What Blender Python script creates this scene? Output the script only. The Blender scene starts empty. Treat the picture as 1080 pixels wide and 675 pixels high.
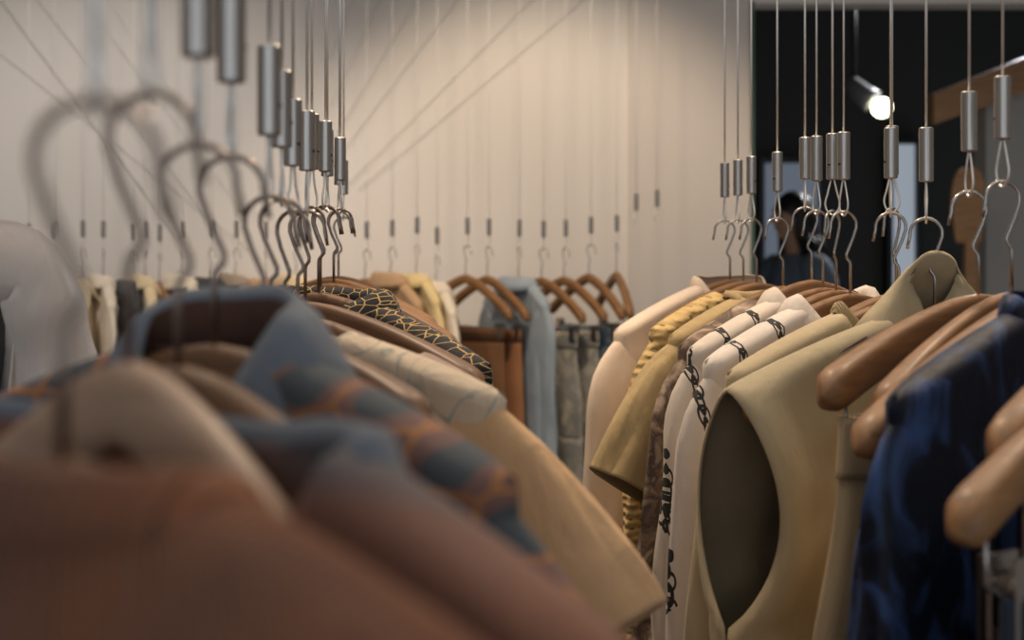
import bpy, bmesh, math, random
from mathutils import Vector, Matrix, noise
C = bpy.context.scene.collection
PI = math.pi
random.seed(4)
F = 1500.0; CX = 540.0; HY = 254.0; CAMH = 1.40

def P(px, py, Z):
    """a point of the place, from where it is seen and how far off it stands"""
    return Vector(((px-CX)*Z/F, Z, CAMH-(py-HY)*Z/F))

# ---------------------------------------------------------------- materials
def new_mat(name):
    m = bpy.data.materials.new(name); m.use_nodes = True
    nt = m.node_tree; b = nt.nodes['Principled BSDF']
    return m, nt, b

def rgb(r, g, b):
    f = lambda c: (c/255/12.92 if c/255 <= .04045 else ((c/255+.055)/1.055)**2.4)
    return (f(r), f(g), f(b), 1)

def nd(nt, t, **kw):
    n = nt.nodes.new(t)
    for k, v in kw.items():
        if k in ('ins',):
            for a, c in v.items(): n.inputs[a].default_value = c
        else: setattr(n, k, v)
    return n

def mapping(nt, scale=(1, 1, 1), rot=(0, 0, 0)):
    tc = nd(nt, 'ShaderNodeTexCoord'); mp = nd(nt, 'ShaderNodeMapping')
    mp.inputs['Scale'].default_value = scale; mp.inputs['Rotation'].default_value = rot
    nt.links.new(tc.outputs['Object'], mp.inputs[0]); return mp.outputs[0]

def fabric(name, c1, c2=None, rough=.85, nscale=9, weave=900, wstr=.25, sheen=.05, crease=.35, metal=0):
    m, nt, b = new_mat(name); c2 = c2 or tuple(x*.8 for x in c1[:3])+(1,)
    v = mapping(nt)
    n = nd(nt, 'ShaderNodeTexNoise', ins={'Scale': nscale, 'Detail': 4}); nt.links.new(v, n.inputs['Vector'])
    r = nd(nt, 'ShaderNodeMix', data_type='RGBA'); r.inputs[6].default_value = c1; r.inputs[7].default_value = c2
    cr = nd(nt, 'ShaderNodeMapRange', ins={'From Min': .35, 'From Max': .7}); nt.links.new(n.outputs[0], cr.inputs[0])
    nt.links.new(cr.outputs[0], r.inputs[0]); nt.links.new(r.outputs[2], b.inputs['Base Color'])
    w = nd(nt, 'ShaderNodeTexNoise', ins={'Scale': weave, 'Detail': 1}); nt.links.new(v, w.inputs['Vector'])
    n2 = nd(nt, 'ShaderNodeTexNoise', ins={'Scale': 20, 'Detail': 4, 'Distortion': .25}); nt.links.new(mapping(nt, (1, 1, .35), (0, .35, 0)), n2.inputs['Vector'])
    b1 = nd(nt, 'ShaderNodeBump', ins={'Strength': wstr, 'Distance': .001}); nt.links.new(w.outputs[0], b1.inputs['Height'])
    b2 = nd(nt, 'ShaderNodeBump', ins={'Strength': crease, 'Distance': .012}); nt.links.new(n2.outputs[0], b2.inputs['Height'])
    nt.links.new(b1.outputs[0], b2.inputs['Normal']); nt.links.new(b2.outputs[0], b.inputs['Normal'])
    b.inputs['Roughness'].default_value = rough; b.inputs['Sheen Weight'].default_value = sheen
    b.inputs['Metallic'].default_value = metal
    return m

def simple(name, c, rough=.5, metal=0, emit=None, es=0):
    m, nt, b = new_mat(name)
    v = mapping(nt); n = nd(nt, 'ShaderNodeTexNoise', ins={'Scale': 35, 'Detail': 3}); nt.links.new(v, n.inputs['Vector'])
    r = nd(nt, 'ShaderNodeMix', data_type='RGBA'); r.inputs[6].default_value = c; r.inputs[7].default_value = tuple(x*.86 for x in c[:3])+(1,)
    nt.links.new(n.outputs[0], r.inputs[0]); nt.links.new(r.outputs[2], b.inputs['Base Color'])
    b.inputs['Roughness'].default_value = rough; b.inputs['Metallic'].default_value = metal
    if emit: b.inputs['Emission Color'].default_value = emit; b.inputs['Emission Strength'].default_value = es
    return m

def steel(name, c, rough=.3, vert=(600, 600, 6)):
    m, nt, b = new_mat(name); v = mapping(nt, vert)
    n = nd(nt, 'ShaderNodeTexNoise', ins={'Scale': 1.5, 'Detail': 3}); nt.links.new(v, n.inputs['Vector'])
    r = nd(nt, 'ShaderNodeMapRange', ins={'To Min': rough*.7, 'To Max': rough*1.4}); nt.links.new(n.outputs[0], r.inputs[0])
    nt.links.new(r.outputs[0], b.inputs['Roughness'])
    b.inputs['Base Color'].default_value = c; b.inputs['Metallic'].default_value = 1
    return m

def wood(name, c1, c2, rough=.35):
    m, nt, b = new_mat(name); v = mapping(nt, (4, 30, 40))
    n = nd(nt, 'ShaderNodeTexNoise', ins={'Scale': 2.2, 'Detail': 5, 'Distortion': .8}); nt.links.new(v, n.inputs['Vector'])
    r = nd(nt, 'ShaderNodeValToRGB'); r.color_ramp.elements[0].position = .3; r.color_ramp.elements[1].position = .72
    r.color_ramp.elements[0].color = c2; r.color_ramp.elements[1].color = c1
    nt.links.new(n.outputs[0], r.inputs[0]); nt.links.new(r.outputs[0], b.inputs['Base Color'])
    b.inputs['Roughness'].default_value = rough; b.inputs['Coat Weight'].default_value = .1; b.inputs['Coat Roughness'].default_value = .25
    return m

def bump_to(nt, b, out, strength, dist):
    old = b.inputs['Normal'].links[0].from_socket if b.inputs['Normal'].links else None
    bp = nd(nt, 'ShaderNodeBump', ins={'Strength': strength, 'Distance': dist}); nt.links.new(out, bp.inputs['Height'])
    if old: nt.links.new(old, bp.inputs['Normal'])
    nt.links.new(bp.outputs[0], b.inputs['Normal'])

def ribbed(name, c, scale=140, axis='X', strength=.8, dist=.003, c2=None):
    m = fabric(name, c, c2, crease=.15); nt = m.node_tree; b = nt.nodes['Principled BSDF']
    v = mapping(nt)
    w = nd(nt, 'ShaderNodeTexWave', bands_direction=axis, ins={'Scale': scale, 'Distortion': .6, 'Detail Scale': 2}); nt.links.new(v, w.inputs['Vector'])
    bump_to(nt, b, w.outputs[1], strength, dist); return m

def mixer(nt, fac, a, bcol):
    r = nd(nt, 'ShaderNodeMix', data_type='RGBA'); nt.links.new(fac, r.inputs[0])
    for i, x in ((6, a), (7, bcol)):
        if isinstance(x, tuple): r.inputs[i].default_value = x
        else: nt.links.new(x, r.inputs[i])
    return r.outputs[2]

def mth(nt, op, a, b=None, c=None):
    n = nd(nt, 'ShaderNodeMath', operation=op)
    for i, x in enumerate((a, b, c)):
        if x is None: continue
        if isinstance(x, (int, float)): n.inputs[i].default_value = x
        else: nt.links.new(x, n.inputs[i])
    return n.outputs[0]

def voro_lines(name, base, line, scale, width, rnd=1.0, stretch=(1, 1, 1), inner=None, inner_r=.3, warp=.12, crease=.2):
    m = fabric(name, base, crease=crease); nt = m.node_tree; b = nt.nodes['Principled BSDF']
    v = mapping(nt, stretch)
    n = nd(nt, 'ShaderNodeTexNoise', ins={'Scale': 9, 'Detail': 2}); nt.links.new(v, n.inputs['Vector'])
    ad = nd(nt, 'ShaderNodeVectorMath', operation='MULTIPLY_ADD'); nt.links.new(n.outputs[1], ad.inputs[0])
    ad.inputs[1].default_value = (warp, warp, warp); nt.links.new(v, ad.inputs[2])
    e = nd(nt, 'ShaderNodeTexVoronoi', feature='DISTANCE_TO_EDGE', ins={'Scale': scale, 'Randomness': rnd}); nt.links.new(ad.outputs[0], e.inputs['Vector'])
    col = b.inputs['Base Color'].links[0].from_socket
    if inner:
        f1 = nd(nt, 'ShaderNodeTexVoronoi', feature='F1', ins={'Scale': scale, 'Randomness': rnd}); nt.links.new(ad.outputs[0], f1.inputs['Vector'])
        col = mixer(nt, mth(nt, 'LESS_THAN', f1.outputs['Distance'], inner_r), col, inner)
    col = mixer(nt, mth(nt, 'LESS_THAN', e.outputs['Distance'], width), col, line)
    nt.links.new(col, b.inputs['Base Color']); return m

def chain_print(name, base, ink, period=.075, off=0.0):
    m = fabric(name, base, crease=.5); nt = m.node_tree; b = nt.nodes['Principled BSDF']
    v = mapping(nt); n = nd(nt, 'ShaderNodeTexNoise', ins={'Scale': 2.2, 'Detail': 0}); nt.links.new(v, n.inputs['Vector'])
    s = nd(nt, 'ShaderNodeSeparateXYZ'); nt.links.new(v, s.inputs[0])
    wob = mth(nt, 'MULTIPLY', n.outputs[0], .10)
    col = b.inputs['Base Color'].links[0].from_socket; masks = []
    for k, (qoff, rx) in enumerate(((0, .0052), (.013, .0026))):
        u = mth(nt, 'ADD', mth(nt, 'ADD', s.outputs[0], wob), 5+off)
        p = mth(nt, 'SUBTRACT', mth(nt, 'MODULO', u, period), period/2)
        q = mth(nt, 'SUBTRACT', mth(nt, 'MODULO', mth(nt, 'ADD', s.outputs[2], 5+qoff), .026), .013)
        d = mth(nt, 'SQRT', mth(nt, 'ADD', mth(nt, 'POWER', mth(nt, 'ABSOLUTE', mth(nt, 'DIVIDE', p, rx)), 2), mth(nt, 'POWER', mth(nt, 'ABSOLUTE', mth(nt, 'DIVIDE', q, .0095)), 2)))
        masks.append(mth(nt, 'LESS_THAN', mth(nt, 'ABSOLUTE', mth(nt, 'SUBTRACT', d, 1)), .17 if k == 0 else .38))
    ring = mth(nt, 'MAXIMUM', masks[0], masks[1])
    n2 = nd(nt, 'ShaderNodeTexNoise', ins={'Scale': 7.5, 'Detail': 0}); nt.links.new(v, n2.inputs['Vector'])
    keep = mth(nt, 'MULTIPLY', ring, mth(nt, 'GREATER_THAN', n2.outputs[0], .40))
    e = nd(nt, 'ShaderNodeTexVoronoi', feature='DISTANCE_TO_EDGE', ins={'Scale': 14}); nt.links.new(v, e.inputs['Vector'])
    n3 = mth(nt, 'LESS_THAN', n2.outputs[0], .30)
    keep = mth(nt, 'MAXIMUM', keep, mth(nt, 'MULTIPLY', mth(nt, 'LESS_THAN', e.outputs['Distance'], .016), n3))
    nt.links.new(mixer(nt, keep, col, ink), b.inputs['Base Color']); return m

def crochet(name, c):
    m = fabric(name, c, tuple(x*.75 for x in c[:3])+(1,), crease=.2); nt = m.node_tree; b = nt.nodes['Principled BSDF']
    v = mapping(nt, (1, .3, 1.5))
    e = nd(nt, 'ShaderNodeTexVoronoi', feature='SMOOTH_F1', ins={'Scale': 62, 'Randomness': .35}); nt.links.new(v, e.inputs['Vector'])
    gap_shade = mth(nt, 'GREATER_THAN', e.outputs['Distance'], .52)  # shade in the stitch gaps, painted as a darker colour
    col = b.inputs['Base Color'].links[0].from_socket
    nt.links.new(mixer(nt, gap_shade, col, tuple(x*.35 for x in c[:3])+(1,)), b.inputs['Base Color'])
    bump_to(nt, b, mth(nt, 'MULTIPLY', e.outputs['Distance'], -1), 1.0, .012); return m

def velvet(name, dark, light):
    m = fabric(name, dark, dark, rough=.55, sheen=0, crease=.5); nt = m.node_tree; b = nt.nodes['Principled BSDF']
    v = mapping(nt, (1, 1, .45))
    n = nd(nt, 'ShaderNodeTexNoise', ins={'Scale': 26, 'Detail': 5, 'Distortion': 1.5}); nt.links.new(v, n.inputs['Vector'])
    r = nd(nt, 'ShaderNodeMapRange', ins={'From Min': .5, 'From Max': .72}); nt.links.new(n.outputs[0], r.inputs[0])
    nt.links.new(mixer(nt, r.outputs[0], dark, light), b.inputs['Base Color'])  # blue highlights of the velvet painted into the colour as noise streaks
    b.inputs['Sheen Weight'].default_value = .18; b.inputs['Sheen Roughness'].default_value = .35
    b.inputs['Sheen Tint'].default_value = (.2, .35, .9, 1); b.inputs['Specular IOR Level'].default_value = .25
    return m

def blotch(name, cols, scale=30, detail=6):
    m = fabric(name, cols[0], crease=.6); nt = m.node_tree; b = nt.nodes['Principled BSDF']; v = mapping(nt)
    n = nd(nt, 'ShaderNodeTexNoise', ins={'Scale': scale, 'Detail': detail, 'Distortion': .8}); nt.links.new(v, n.inputs['Vector'])
    r = nd(nt, 'ShaderNodeValToRGB'); el = r.color_ramp.elements
    el[0].position = .36; el[0].color = cols[0]; el[1].position = .66; el[1].color = cols[-1]
    for k, c in enumerate(cols[1:-1]):
        x = el.new(.36+.30*(k+1)/(len(cols)-1)); x.color = c
    nt.links.new(n.outputs[0], r.inputs[0]); nt.links.new(r.outputs[0], b.inputs['Base Color']); return m

M = {}
M['cable'] = steel('cable_steel', (.85, .85, .83, 1), .5)
M['ferrule'] = steel('ferrule_steel', (.42, .39, .36, 1), .33)
M['bronze'] = steel('hook_bronze', (.24, .19, .16, 1), .28)
M['hook'] = steel('hook_steel', (.4, .38, .36, 1), .28)
M['dark'] = simple('dark_metal', (.01, .01, .01, 1), .4)
M['wood'] = wood('hanger_wood', rgb(152, 108, 64), rgb(106, 74, 44), .6)
M['wood_dark'] = wood('hanger_wood_dark', rgb(120, 84, 52), rgb(88, 58, 34), .6)
M['wood_pale'] = wood('hanger_wood_pale', rgb(176, 148, 124), rgb(150, 120, 98), .5)

# ---------------------------------------------------------------- mesh helpers
def mesh_obj(name, bm, mat, parent=None, smooth=True, merge=0.0):
    if merge: bmesh.ops.remove_doubles(bm, verts=bm.verts, dist=merge)
    bmesh.ops.recalc_face_normals(bm, faces=bm.faces)
    me = bpy.data.meshes.new(name); bm.to_mesh(me); bm.free()
    if smooth: me.polygons.foreach_set('use_smooth', [True]*len(me.polygons))
    me.materials.append(mat if not isinstance(mat, str) else M[mat])
    o = bpy.data.objects.new(name, me); C.objects.link(o)
    if parent: o.parent = parent
    return o

def empty(name, loc, rz=0, label=None, cat=None, group=None):
    o = bpy.data.objects.new(name, None); C.objects.link(o); o.empty_display_size = .05
    o.location = loc; o.rotation_euler = (0, 0, rz)
    if label: o['label'] = label; o['category'] = cat
    if group: o['group'] = group
    return o

def grid(bm, rows, close=False):
    vs = [[bm.verts.new(p) for p in r] for r in rows]
    n = len(vs[0])
    for i in range(len(vs)-1):
        for j in range(n if close else n-1):
            k = (j+1) % n
            try: bm.faces.new((vs[i][j], vs[i][k], vs[i+1][k], vs[i+1][j]))
            except ValueError: pass
    return vs

def tube(bm, pts, r, n=8, cap=True, ry=None):
    pts = [Vector(p) for p in pts]; rings = []
    up = None
    for i, p in enumerate(pts):
        t = (pts[min(i+1, len(pts)-1)]-pts[max(i-1, 0)]).normalized()
        if up is None: up = Vector((0, 1, 0)) if abs(t.y) < .9 else Vector((1, 0, 0))
        a = (up - t*up.dot(t)).normalized(); up = a; b = t.cross(a)
        ra = r[i] if isinstance(r, (list, tuple)) else r
        rb = ra if ry is None else (ry[i] if isinstance(ry, (list, tuple)) else ry)
        rings.append([p+a*math.cos(2*PI*k/n)*rb+b*math.sin(2*PI*k/n)*ra for k in range(n)])
    vs = grid(bm, rings, True)
    if cap:
        bm.faces.new(vs[0]); bm.faces.new(vs[-1])

def box(bm, x0, x1, y0, y1, z0, z1):
    v = [bm.verts.new((x, y, z)) for x in (x0, x1) for y in (y0, y1) for z in (z0, z1)]
    for f in ((0, 1, 3, 2), (4, 6, 7, 5), (0, 4, 5, 1), (2, 3, 7, 6), (0, 2, 6, 4), (1, 5, 7, 3)):
        bm.faces.new([v[i] for i in f])

def bez(pts, n=8):
    """smooth path through points"""
    pts = [Vector(p) for p in pts]; out = []
    for i in range(len(pts)-1):
        p0 = pts[max(i-1, 0)]; p1 = pts[i]; p2 = pts[i+1]; p3 = pts[min(i+2, len(pts)-1)]
        for k in range(n):
            t = k/n
            out.append(.5*((2*p1)+(p2-p0)*t+(2*p0-5*p1+4*p2-p3)*t*t+(3*p1-p0-3*p2+p3)*t**3))
    out.append(pts[-1]); return out

def sm(t):
    t = max(0, min(1, t)); return t*t*(3-2*t)

def nz(x, y, z): return noise.noise(Vector((x, y, z)))

# ---------------------------------------------------------------- suspension cable, hanger
HOOK_H = .100; HOOK_OFF = -.0078
CEIL = 2.95
def cable(x, y, z_hook_top, label, group, twist=0, lean=0, top=None, wr=.0013, ferr=.051, loop=.037):
    """steel cable from the ceiling, ferrule, teardrop loop; its foot is the loop's lowest point"""
    top = top or CEIL
    t = empty('suspension_cable', (x, y, z_hook_top), twist, label, 'cable', group)
    zt = loop+ferr
    bm = bmesh.new()
    H = top-z_hook_top
    tube(bm, [(0, 0, zt-.004), (lean*.02, 0, zt+.2), (lean*.03, 0, (zt+H)/2), (0, 0, H)], wr, 6)
    mesh_obj('wire', bm, 'cable', t)
    bm = bmesh.new()
    prof = [(0, loop), (.0058, loop), (.0068, loop+.001), (.0068, zt-.001), (.0058, zt), (0, zt)]
    rows = [[(r*math.cos(2*PI*k/20)+(zz-loop)*lean*.06, r*math.sin(2*PI*k/20), zz) for k in range(20)] for r, zz in prof]
    grid(bm, rows, True)
    f = mesh_obj('ferrule', bm, 'ferrule', t, merge=1e-5)
    m = f.modifiers.new('b', 'EDGE_SPLIT'); m.split_angle = .6
    bm = bmesh.new()
    a = random.uniform(0, 2*PI) if y > 1.6 else -PI/2+random.uniform(-.7, .7)
    tube(bm, [(math.cos(a)*.0058, math.sin(a)*.0058, loop+ferr*.33), (math.cos(a)*.0071, math.sin(a)*.0071, loop+ferr*.33)], .0016, 10)
    mesh_obj('set_screw', bm, 'dark', f)
    bm = bmesh.new(); w = .0085
    pts = [(0.002, 0, loop), (w*.6, .001, loop*.62), (w, .001, loop*.3), (w*.7, .0005, loop*.06), (0, 0, -.0015),
           (-w*.7, -.0005, loop*.06), (-w, -.001, loop*.3), (-w*.6, -.001, loop*.62), (-.002, 0, loop)]
    tube(bm, bez(pts, 5), .0011, 6)
    mesh_obj('loop', bm, 'cable', t)
    return t

HG = [0]
def hanger_z(a, drop):
    a = abs(a); return -drop*(.25*a+.75*a**1.5) if a > 0 else 0

def hanger(loc, rz, w, drop, label, group=None, mat='wood', thick=.011, high=.0145, hook_turn=0.0, clips=False, bow=.02, flip=1):
    t = empty('clothes_hanger', loc, rz, label, 'hanger', group)
    bm = bmesh.new(); n = 44; rows = []
    for i in range(n+1):
        a = -1+2*i/n; aa = abs(a)
        e = sm((1-aa)/.06)**.5 if aa > .94 else 1
        e = max(e, .12)
        th = (thick*(.78+.38*aa**2))*e; hh = (high*(1.0+.10*aa-.1*math.exp(-(aa/.1)**2)))*e
        cx = a*w; cz = hanger_z(a, drop); cy = -bow*aa**2
        ring = []
        for k in range(16):
            q = 2*PI*k/16; c, s = math.cos(q), math.sin(q)
            ring.append((cx, cy+th*math.copysign(abs(c)**.6, c), cz+hh*math.copysign(abs(s)**.6, s)))
        rows.append(ring)
    vs = grid(bm, rows, True); bm.faces.new(vs[0]); bm.faces.new(vs[-1])
    mesh_obj('hanger_body', bm, mat, t)
    bm = bmesh.new(); r = .0148*flip; ct = HOOK_H-.0148; ac = HOOK_OFF*flip
    pts = [(0, 0, -.004), (0, 0, .043), (-.0006*flip, 0, .0465), (-.0042*flip, 0, .0505), (-.0046*flip, 0, .0545), (.0030*flip, 0, .072), (ac+r*.98, 0, ct-.002)]
    path = [Vector(p) for p in pts]
    for k in range(1, 15):
        q = math.radians(2+k*13.2); path.append(Vector((ac+r*math.cos(q), 0, ct+.0148*math.sin(q))))
    path += [Vector((ac-r*1.06, 0, ct-.006)), Vector((ac-r*1.16, 0, ct-.014))]
    ca, sa = math.cos(hook_turn), math.sin(hook_turn)
    path = [Vector((p.x*ca, p.x*sa, p.z)) for p in path]
    tube(bm, path, .0016, 8)
    mesh_obj('hook', bm, 'bronze' if group and 'left' in group else 'hook', t)
    if clips:
        bm = bmesh.new()
        zb = -drop-.030
        zc = lambda s: hanger_z(.86, drop)
        pts = [(-w*.86, -bow*.7, zc(-1)-.010), (-w*.86, -bow*.7, zb), (-w*.84, -bow*.7, zb-.005), (w*.84, -bow*.7, zb-.005), (w*.86, -bow*.7, zb), (w*.86, -bow*.7, zc(1)-.010)]
        tube(bm, pts, .0015, 8); mesh_obj('clip_bar', bm, 'hook', t)
        for s in (-1, 1):
            bm = bmesh.new(); cx = s*w*.74; y0 = -bow*.7
            box(bm, cx-.012, cx+.012, y0-.009, y0-.006, zb-.034, zb+.012)
            box(bm, cx-.012, cx+.012, y0+.006, y0+.009, zb-.034, zb+.012)
            tube(bm, [(cx-.008, y0, zb-.005), (cx+.008, y0, zb-.005)], .007, 10)
            cl = mesh_obj('clip', bm, 'hook', t, smooth=False)
            bm = bmesh.new(); box(bm, cx-.013, cx+.013, y0-.0055, y0+.0055, zb-.036, zb-.026)
            mesh_obj('clip_pad', bm, 'dark', cl, smooth=False)
    return t

# ---------------------------------------------------------------- clothes
def body_bm(w, drop, L, neck=.075, nf=.06, nb=.01, t_mid=.034, flare=.0, folds=.016, freq=16, seed=0,
            armhole=0.0, armgap=.03, cut=0.0, nx=64, nzn=60, bow=.02, topz=.019, hem_wave=.004, halves=(-1, 1), face=1):
    bm = bmesh.new(); nw = neck/w
    for s in halves:
        rows = []
        for j in range(nzn+1):
            b = (j/nzn)**1.35; row = []
            for i in range(nx+1):
                a = -1+2*i/nx; aa = abs(a)
                zs = hanger_z(a, drop)+topz
                zt = zs
                if aa < nw:
                    q = math.sqrt(max(0, 1-(a/nw)**2)); zt = hanger_z(nw, drop)+topz*1.0 - (nf if s > 0 else nb)*q**1.3
                z = zt+(-L-zt)*b
                d = max(0, zs-z)
                xw = w*(1+flare*sm(b))+.004
                if armhole: xw -= cut*math.sin(PI*min(1, (d+.0)/armhole))**.7 if d < armhole else 0
                x = a*xw
                th = .0145*math.sqrt(min(1, d/.006)) if aa >= nw else max(.0145*math.sqrt(min(1, d/.006)), .034*math.sqrt(max(0, 1-(a/nw)**2)))
                th = th+(t_mid-.0145)*sm((d-.01)/.2)
                gap = 0
                if armhole and d < armhole: gap = armgap*math.sin(PI*min(1, d/armhole))**.75
                side = (1-aa**16)**.6
                y = th*side + gap*aa**5
                fa = folds*sm((d-.02)/.28)*(.35+.65*b)
                y += fa*(nz(x*freq+seed*3.1, s*5.3+seed, z*1.6)+.5*nz(x*freq*2.2+seed, s*7.7, z*2.5+seed))*1.6*side
                y += .004*nz(x*30+seed, s*3, z*30)*sm(d/.05)*side
                y = max(.0022*(1 if (aa < .999 and d > 1e-6) or gap else 0), y)
                z += hem_wave*nz(x*14+seed, s, 2)*b
                x += .006*nz(z*5+seed, s*2, x*3)*sm(d/.1)
                row.append((x, face*s*y-bow*min(1, aa)**2, z))
            rows.append(row)
        grid(bm, rows)
    bmesh.ops.remove_doubles(bm, verts=bm.verts, dist=.0009)
    return bm

def sleeve_bm(w, drop, side, L, start=42, r0=.072, r1=.058, flat=.45, end=82, turn=.13, folds=.008, seed=0, bow=.02, topz=.019, yoff=0, swing=0):
    bm = bmesh.new(); n = 32; m = 44
    ph0 = math.radians(start); xin = r0*math.sin(ph0)+.012
    a0 = 1-.012/w; z0 = hanger_z(a0, drop)+topz-r0*math.cos(ph0)+.002
    p = Vector((w-xin, -bow, z0)); phi = ph0; ds = L/m; rows = []
    for i in range(m+1):
        s = i*ds; q = sm(s/turn); phi = math.radians(start+(end-start)*q)
        r = r0+(r1-r0)*min(1, s/max(L, .001)); fl = flat*(.75+.25*sm(s/.1))
        if s < .05: r *= .88+.12*s/.05
        ring = []
        for k in range(n):
            t = 2*PI*k/n
            rr = r*(1+folds/r*1.5*nz(math.cos(t)*2.2+seed, math.sin(t)*2.2+s*3, s*7+seed)*sm(s/.06))
            u = rr*math.cos(t); v = rr*math.sin(t)*fl
            ring.append((side*(p.x+u*math.sin(phi)), p.y+v+yoff+swing*s, p.z+u*math.cos(phi)))
        rows.append(ring)
        p = p+Vector((math.cos(phi)*ds, 0, -math.sin(phi)*ds))
    grid(bm, rows, True); return bm

def collar_bm(w, drop, neck, nf, nb, prof, topz=.019, grow=1.0, gapdeg=0, point=0.0, seed=0, face=1):
    """prof = list of (height, outward) rows up and over"""
    bm = bmesh.new(); n = 48; nw = neck/w; rows = []
    base_z = hanger_z(nw, drop)+topz
    for h, o in prof:
        row = []
        for k in range(n+1):
            t = -PI/2+math.radians(gapdeg/2)+(2*PI-math.radians(gapdeg))*k/n
            # t=-90deg is the garment's front (negative y is back of hanger bow); front at +y
            cx, sy = math.cos(t+PI), math.sin(t+PI)
            qz = (nf if sy > 0 else nb)*abs(sy)**1.3; h2 = h*(.55+.45*abs(sy)) if h > 0 else h
            e = point*math.exp(-((min(k, n-k))/5)**2)
            x = (neck+o*grow)*cx; y = (.034+o)*sy; z = base_z-qz+h2-e*(o > .008)
            z += .003*nz(x*25+seed, y*25, seed)
            row.append((x, y*face, z))
        rows.append(row)
    grid(bm, rows); return bm

def solid(o, th=.002, sub=0):
    m = o.modifiers.new('cloth', 'SOLIDIFY'); m.thickness = th; m.offset = 1
    if sub: s = o.modifiers.new('s', 'SUBSURF'); s.levels = sub; s.render_levels = sub
    return o

CREW = [(-.004, 0), (.004, .001), (.012, .000), (.020, -.003), (.021, -.006)]
SHIRT = [(-.003, .0), (.012, .002), (.028, .003), (.036, .006), (.033, .011), (.018, .017), (.000, .022), (-.012, .025)]
TALL = [(-.003, .0), (.02, -.010), (.045, -.026), (.066, -.040), (.070, -.038), (.058, -.026), (.034, -.008), (.010, .010), (-.012, .026)]
LOWS = [(-.003, 0), (.012, .003), (.018, .006), (.014, .013), (.0, .02), (-.018, .027)]
CONE = [(-.012, .010), (.010, .0), (.028, -.006), (.033, -.004), (.022, .006), (-.002, .018), (-.022, .030)]
LAPEL = [(-.003, 0), (.012, .003), (.022, .008), (.018, .016), (-.002, .026), (-.022, .032)]

def garment(kind, label, cat, loc, rz, w, drop, mat, L=.62, sleeve=None, collar=None, collar_mat=None, neck=.075, nf=.06, nb=.008,
            group=None, seed=0, cuff=None, placket=False, hidden_back=False, collar_lining=None, sleeves=(-1, 1), collar_pt=.012, gapdeg=14, lining=None, sleeve_mat=None, **kw):
    t = empty(kind, loc, rz, label, cat, group)
    o = mesh_obj('body', body_bm(w, drop, L, neck, nf, nb, seed=seed, **kw), mat, t); solid(o, .0022)
    if lining:
        o.data.materials.append(M[lining]); o.modifiers['cloth'].material_offset = 1
    bow = kw.get('bow', .02); topz = kw.get('topz', .019)
    if sleeve:
        for s in sleeves:
            sd = dict(sleeve); cf = sd.pop('cuff', None)
            b = sleeve_bm(w, drop, s, seed=seed+s, bow=bow, topz=topz, **sd)
            so = mesh_obj('sleeve', b, sleeve_mat or mat, t); solid(so, .0022)
            if cf:
                sd2 = dict(sd); pass
    if collar:
        c = mesh_obj('collar', collar_bm(w, drop, neck, nf, nb, collar, topz, gapdeg=gapdeg, point=collar_pt, seed=seed, face=kw.get('face', 1)), collar_mat or mat, t); solid(c, .0018)
        if collar_lining:
            c.data.materials.append(M[collar_lining])
            for fi, f in enumerate(c.data.polygons): f.material_index = 1 if fi//48 >= 2 else 0
    if placket:
        bm = bmesh.new(); z0 = hanger_z(neck/w, drop)+topz-nf-.005
        pts = []
        rows = []
        for i in range(30):
            z = z0-(L+z0-.01)*i/29
            d = -z; y = .034+ .0145*0 + (kw.get('t_mid', .034)-.0145)*sm(d/.2)+.012
            fc = kw.get('face', 1); rows.append([(-.014, fc*y, z), (0, fc*(y+.002), z), (.014, fc*y, z)])
        grid(bm, rows); pl = mesh_obj('placket', bm, mat, t); solid(pl, .002)
    return t

def place(Np, Ep):
    N = P(*Np); E = P(*Ep); d = E-N; rz = math.atan2(d.y, d.x); w = math.hypot(d.x, d.y); return N, rz, w, -(d.z)

def legs_bm(w, L, spread=.0, t=.016, folds=.012, seed=0, flare=.1, folded=False):
    bm = bmesh.new()
    zt = 0; crotch = .27
    def sheet(x0f, x1f, z0, z1, s):
        rows = []; n = 26; m = 40
        for j in range(m+1):
            z = z0+(z1-z0)*j/m; row = []
            for i in range(n+1):
                q = i/n; x = x0f(z)+(x1f(z)-x0f(z))*q
                y = t*(1-abs(2*q-1)**5)*(.45+.55*sm(-z/.1))
                y += folds*sm(-z/.12)*nz(x*22+seed, s*4, z*2.2+seed)*(1-abs(2*q-1)**5)
                row.append((x+.006*nz(z*4+seed, 0, 1), s*max(y, .0006 if 0 < q < 1 else 0), z))
            rows.append(row)
        grid(bm, rows)
    for s in (-1, 1):
        sheet(lambda z: -w-.03*sm(-z/.2), lambda z: w+.03*sm(-z/.2), 0, -crotch, s)
        hw = lambda z: 0
        sheet(lambda z: -w-.03-flare*w*(-z-crotch), lambda z: -.004-.04*(-z-crotch), -crotch, -L, s)
        sheet(lambda z: .004+.04*(-z-crotch), lambda z: w+.03+flare*w*(-z-crotch), -crotch, -L, s)
    bmesh.ops.remove_doubles(bm, verts=bm.verts, dist=.0006)
    return bm

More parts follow.
